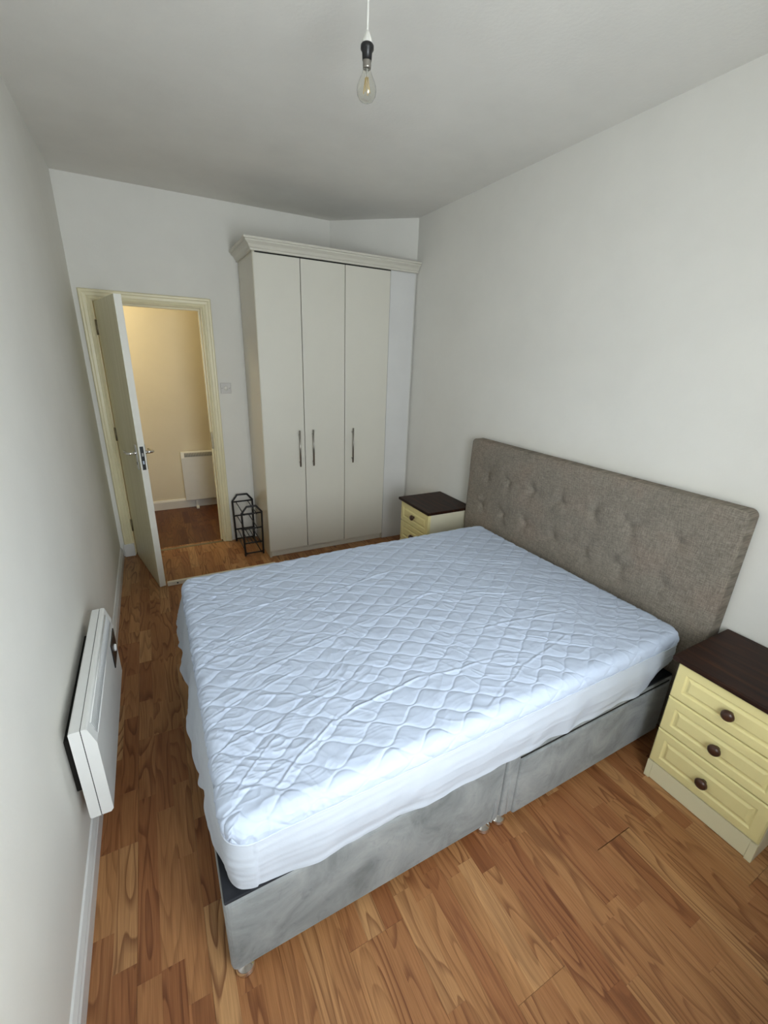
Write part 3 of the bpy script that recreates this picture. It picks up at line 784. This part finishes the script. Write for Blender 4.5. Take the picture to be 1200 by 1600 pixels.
cab1['label'] = 'near cream bedside cabinet with dark wood top, three brown knobs showing'
cab2['label'] = 'far cream bedside cabinet with dark wood top, between wardrobe and headboard'

# ------------------------------------------------------------------ panel heaters
def build_heater(name, o, along, out, Lh, H, label, feet, dial=True):
    """o: world point at the back lower start corner; along / out: unit vectors"""
    A, O, Z = Vector(along), Vector(out), Vector((0, 0, 1)); o = Vector(o)
    mid = o+A*(Lh/2)
    t = thing(name, (mid.x, mid.y, mid.z), label, 'heater', 'white electric panel heaters')
    P = lambda a, d, z: tuple(o+A*a+O*d+Z*z)
    def pr(prof, a, b, nm, mat, par): 
        return MB().prism(prof, lambda p, q, s: P(s, p, q), a, b).build(nm, mat, par)
    pr([(0, 0.004), (0.004, 0), (0.030, 0.0), (0.030, H-0.001), (0.004, H-0.001), (0, H-0.005)], 0, Lh, 'back_casing', M_HEAT, t)
    pr([(0.030, 0.003), (0.0325, 0.003), (0.0325, H-0.004), (0.030, H-0.004)], 0.003, Lh-0.003, 'casing_joint', M_GAP, t)
    # front cover, sloping to a louvred grille at its top edge
    sl0, sl1 = 0.046, 0.066; hz = 0.062
    fc = pr([(0.0325, 0.0), (0.058, 0.0), (0.066, 0.010), (sl1, H-hz), (sl0+0.003, H-0.004), (sl0-0.003, H), (0.0325, H)], 0, Lh, 'front_cover', M_HEAT, t)
    def slope(a, s, lift):     # s: 0 top .. 1 bottom of slope
        d = sl0+0.004+(sl1-sl0-0.005)*s; z = (H-0.006)-(hz-0.010)*s
        nx, nz = (hz-0.008), (sl1-sl0); ln = math.hypot(nx, nz)
        return P(a, d+lift*nx/ln, z+lift*nz/ln)
    a0, a1 = 0.05*Lh, 0.93*Lh
    q = [slope(a0, 0.12, 0.0012), slope(a1, 0.12, 0.0012), slope(a1, 0.92, 0.0012), slope(a0, 0.92, 0.0012), slope(a0, 0.12, 0.0002), slope(a1, 0.12, 0.0002), slope(a1, 0.92, 0.0002), slope(a0, 0.92, 0.0002)]
    gr = MB().add(q, [(0, 1, 2, 3), (7, 6, 5, 4), (0, 4, 5, 1), (1, 5, 6, 2), (2, 6, 7, 3), (3, 7, 4, 0)]).build('grille', M_GRILLE, fc)
    fn = MB(); k = int((a1-a0)/0.0085)
    for i in range(k+1):
        a = a0+(a1-a0)*i/k
        fn.tube([slope(a, 0.13, 0.0018), slope(a, 0.91, 0.0018)], 0.0019, 5)
    f_ = fn.build('grille_fins', M_FIN, fc); f_['kind'] = 'stuff'
    for s in (0.10, 0.94): MB().tube([slope(a0, s, 0.002), slope(a1, s, 0.002)], 0.0022, 6).build('grille_rim', M_HEAT, fc)
    if dial:
        tb = MB()
        V = [P(Lh-0.17, 0.060, H-0.21), P(Lh-0.03, 0.060, H-0.21), P(Lh-0.03, 0.060, H-0.090), P(Lh-0.17, 0.060, H-0.090),
             P(Lh-0.17, 0.070, H-0.205), P(Lh-0.03, 0.070, H-0.205), P(Lh-0.03, 0.070, H-0.095), P(Lh-0.17, 0.070, H-0.095)]
        cp = tb.add(V, [(3, 2, 1, 0), (4, 5, 6, 7), (0, 1, 5, 4), (1, 2, 6, 5), (2, 3, 7, 6), (3, 0, 4, 7)]).build('control_panel', M_BLACK, t)
        MB().lathe([(0.016, 0), (0.015, 0.006), (0.010, 0.008), (0, 0.0085)], P(Lh-0.10, 0.070, H-0.150), tuple(O), 20).build('dial', M_HEAT, cp)
    if feet:
        for a in (0.16*Lh, 0.84*Lh):
            MB().prism([(0.010, -feet), (0.085, -feet), (0.085, -feet+0.014), (0.050, -feet+0.03), (0.050, 0.0), (0.010, 0.0)], lambda p, q_, s: P(s, p, q_), a-0.014, a+0.014).build('foot', M_HEAT, t)
    else:
        MB().prism([(-0.033, 0.06), (0.0, 0.06), (0.0, H-0.085), (-0.033, H-0.085)], lambda p, q_, s: P(s, p, q_), 0.07, Lh-0.06).build('bracket_gap_shade', M_GAP, t)  # bracket drawn as one dark bar, standing in for shade behind the heater
    return t
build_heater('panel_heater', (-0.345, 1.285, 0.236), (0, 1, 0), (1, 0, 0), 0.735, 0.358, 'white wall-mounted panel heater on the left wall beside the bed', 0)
build_heater('panel_heater', (0.222, HALL_Y1-0.022, 0.095), (1, 0, 0), (0, -1, 0), 0.70, 0.550, 'white panel heater with small feet standing in the hall beyond the doorway', 0.095, dial=False)

# ------------------------------------------------------------------ shoe rack
def build_rack():
    r = thing('shoe_rack', (0.645, 3.745, 0), 'small black metal shoe rack between doorway and wardrobe', 'shoe rack')
    tb = 0.0085
    def frame(y, xa, xb):
        z1 = 0.452
        p = [(xa+0.008, y, 0.0), (xa, y, 0.395), (xa+0.045, y, z1), (xb-0.045, y, z1), (xb, y, 0.395), (xb-0.006, y, 0.0)]
        f = MB().tube(p, tb, 8, smooth=False).build('end_frame', M_RACK, r)
        for z in (0.388, 0.252, 0.118, 0.022):
            MB().tube([(xa+0.002, y, z), (xb-0.002, y, z)], 0.007, 8).build('rung', M_RACK, f)
    frame(3.560, 0.565, 0.733); frame(3.925, 0.552, 0.730)
    for z, xs in ((0.380, (0.585, 0.690)), (0.246, (0.585, 0.690)), (0.112, (0.580, 0.612, 0.645, 0.678, 0.712)), (0.016, (0.585, 0.710))):
        for x in xs:
            MB().tube([(x, 3.557, z), (x, 3.928, z)], 0.0042, 6).build('shelf_rod', M_RACK, r)
build_rack()

# ------------------------------------------------------------------ white batten on the floor behind the bed
bt = thing('wooden_batten', (0.35, 3.275, 0), 'white wooden batten with a screw hole on the floor by the open door', 'batten')
MB().box((-0.058, 3.262, 0.0), (0.76, 3.290, 0.030), 0.002).build('bar', M_BATTEN, bt)
for x in (0.012, 0.69):
    MB().lathe([(0.006, 0), (0.006, 0.0008), (0, 0.001)], (x, 3.262, 0.016), (0, -1, 0), 14).build('screw_hole', M_BLACK, bt)

# ------------------------------------------------------------------ pendant lamp
def build_pendant():
    X, Y = 0.703, 1.50
    p = thing('pendant_lamp', (X, Y, 2.41), 'bare clear filament bulb hanging from the ceiling on a thin cord', 'pendant lamp')
    MB().lathe([(0.0, 0.0), (0.040, 0.0), (0.048, -0.006), (0.046, -0.020), (0.012, -0.032), (0.0, -0.032)], (X, Y, ZC), (0, 0, 1), 28).build('ceiling_rose', M_WHITE, p)
    MB().tube([(X, Y, ZC-0.03), (X+0.001, Y, 2.66), (X, Y, 2.566)], 0.0032, 8).build('cord', M_WHITE, p)
    MB().lathe([(0.0035, 0.030), (0.007, 0.026), (0.013, 0.012), (0.0165, 0.0), (0.0165, -0.004), (0, -0.004)], (X, Y, 2.546), (0, 0, 1), 24).build('cord_cap', M_WHITE, p)
    MB().lathe([(0.0, 0.002), (0.016, 0.002), (0.0195, -0.002), (0.0195, -0.011), (0.0150, -0.017), (0.0138, -0.036), (0.0, -0.036)], (X, Y, 2.545), (0, 0, 1), 28).build('lamp_holder', M_BLACK, p)
    b = MB().lathe([(0.0, 0.0), (0.0125, 0.0), (0.0128, -0.004), (0.0122, -0.008), (0.0128, -0.012), (0.0122, -0.016), (0.012, -0.020), (0.0, -0.020)], (X, Y, 2.510), (0, 0, 1), 24).build('bulb_cap', M_STEEL, p)
    outer = [(0.0105, 0.0), (0.0115, -0.006), (0.0160, -0.018), (0.0235, -0.032), (0.0285, -0.045), (0.0298, -0.056), (0.0275, -0.068), (0.0205, -0.078), (0.0100, -0.0835), (0.0, -0.085)]
    g = MB().lathe(outer, (X, Y, 2.494), (0, 0, 1), 40)
    inner = [(max(0.0, r_-0.0008), h_+(0.0008 if r_ < 0.012 and h_ < -0.05 else 0)) for r_, h_ in outer]
    g2 = MB().lathe(inner, (X, Y, 2.494), (0, 0, 1), 40)
    gl = g.build('glass_bulb', M_GLASS, p)
    gi = g2.build('glass_bulb_inner_surface', M_GLASS, gl)
    gi.data.flip_normals()
    MB().tube([(X, Y, 2.492), (X, Y, 2.474), (X, Y, 2.470)], [0.004, 0.0025, 0.004], 8).build('stem', M_WHITE, b)
    for k in range(4):
        a = PI/4+k*PI/2
        MB().tube([(X+0.004*math.cos(a), Y+0.004*math.sin(a), 2.470), (X+0.010*math.cos(a), Y+0.010*math.sin(a), 2.432)], 0.0014, 6).build('filament', M_FILA, gl)
build_pendant()

# bookkeeping helper property is no longer needed
for o in bpy.data.objects:
    if '_o' in o: del o['_o']
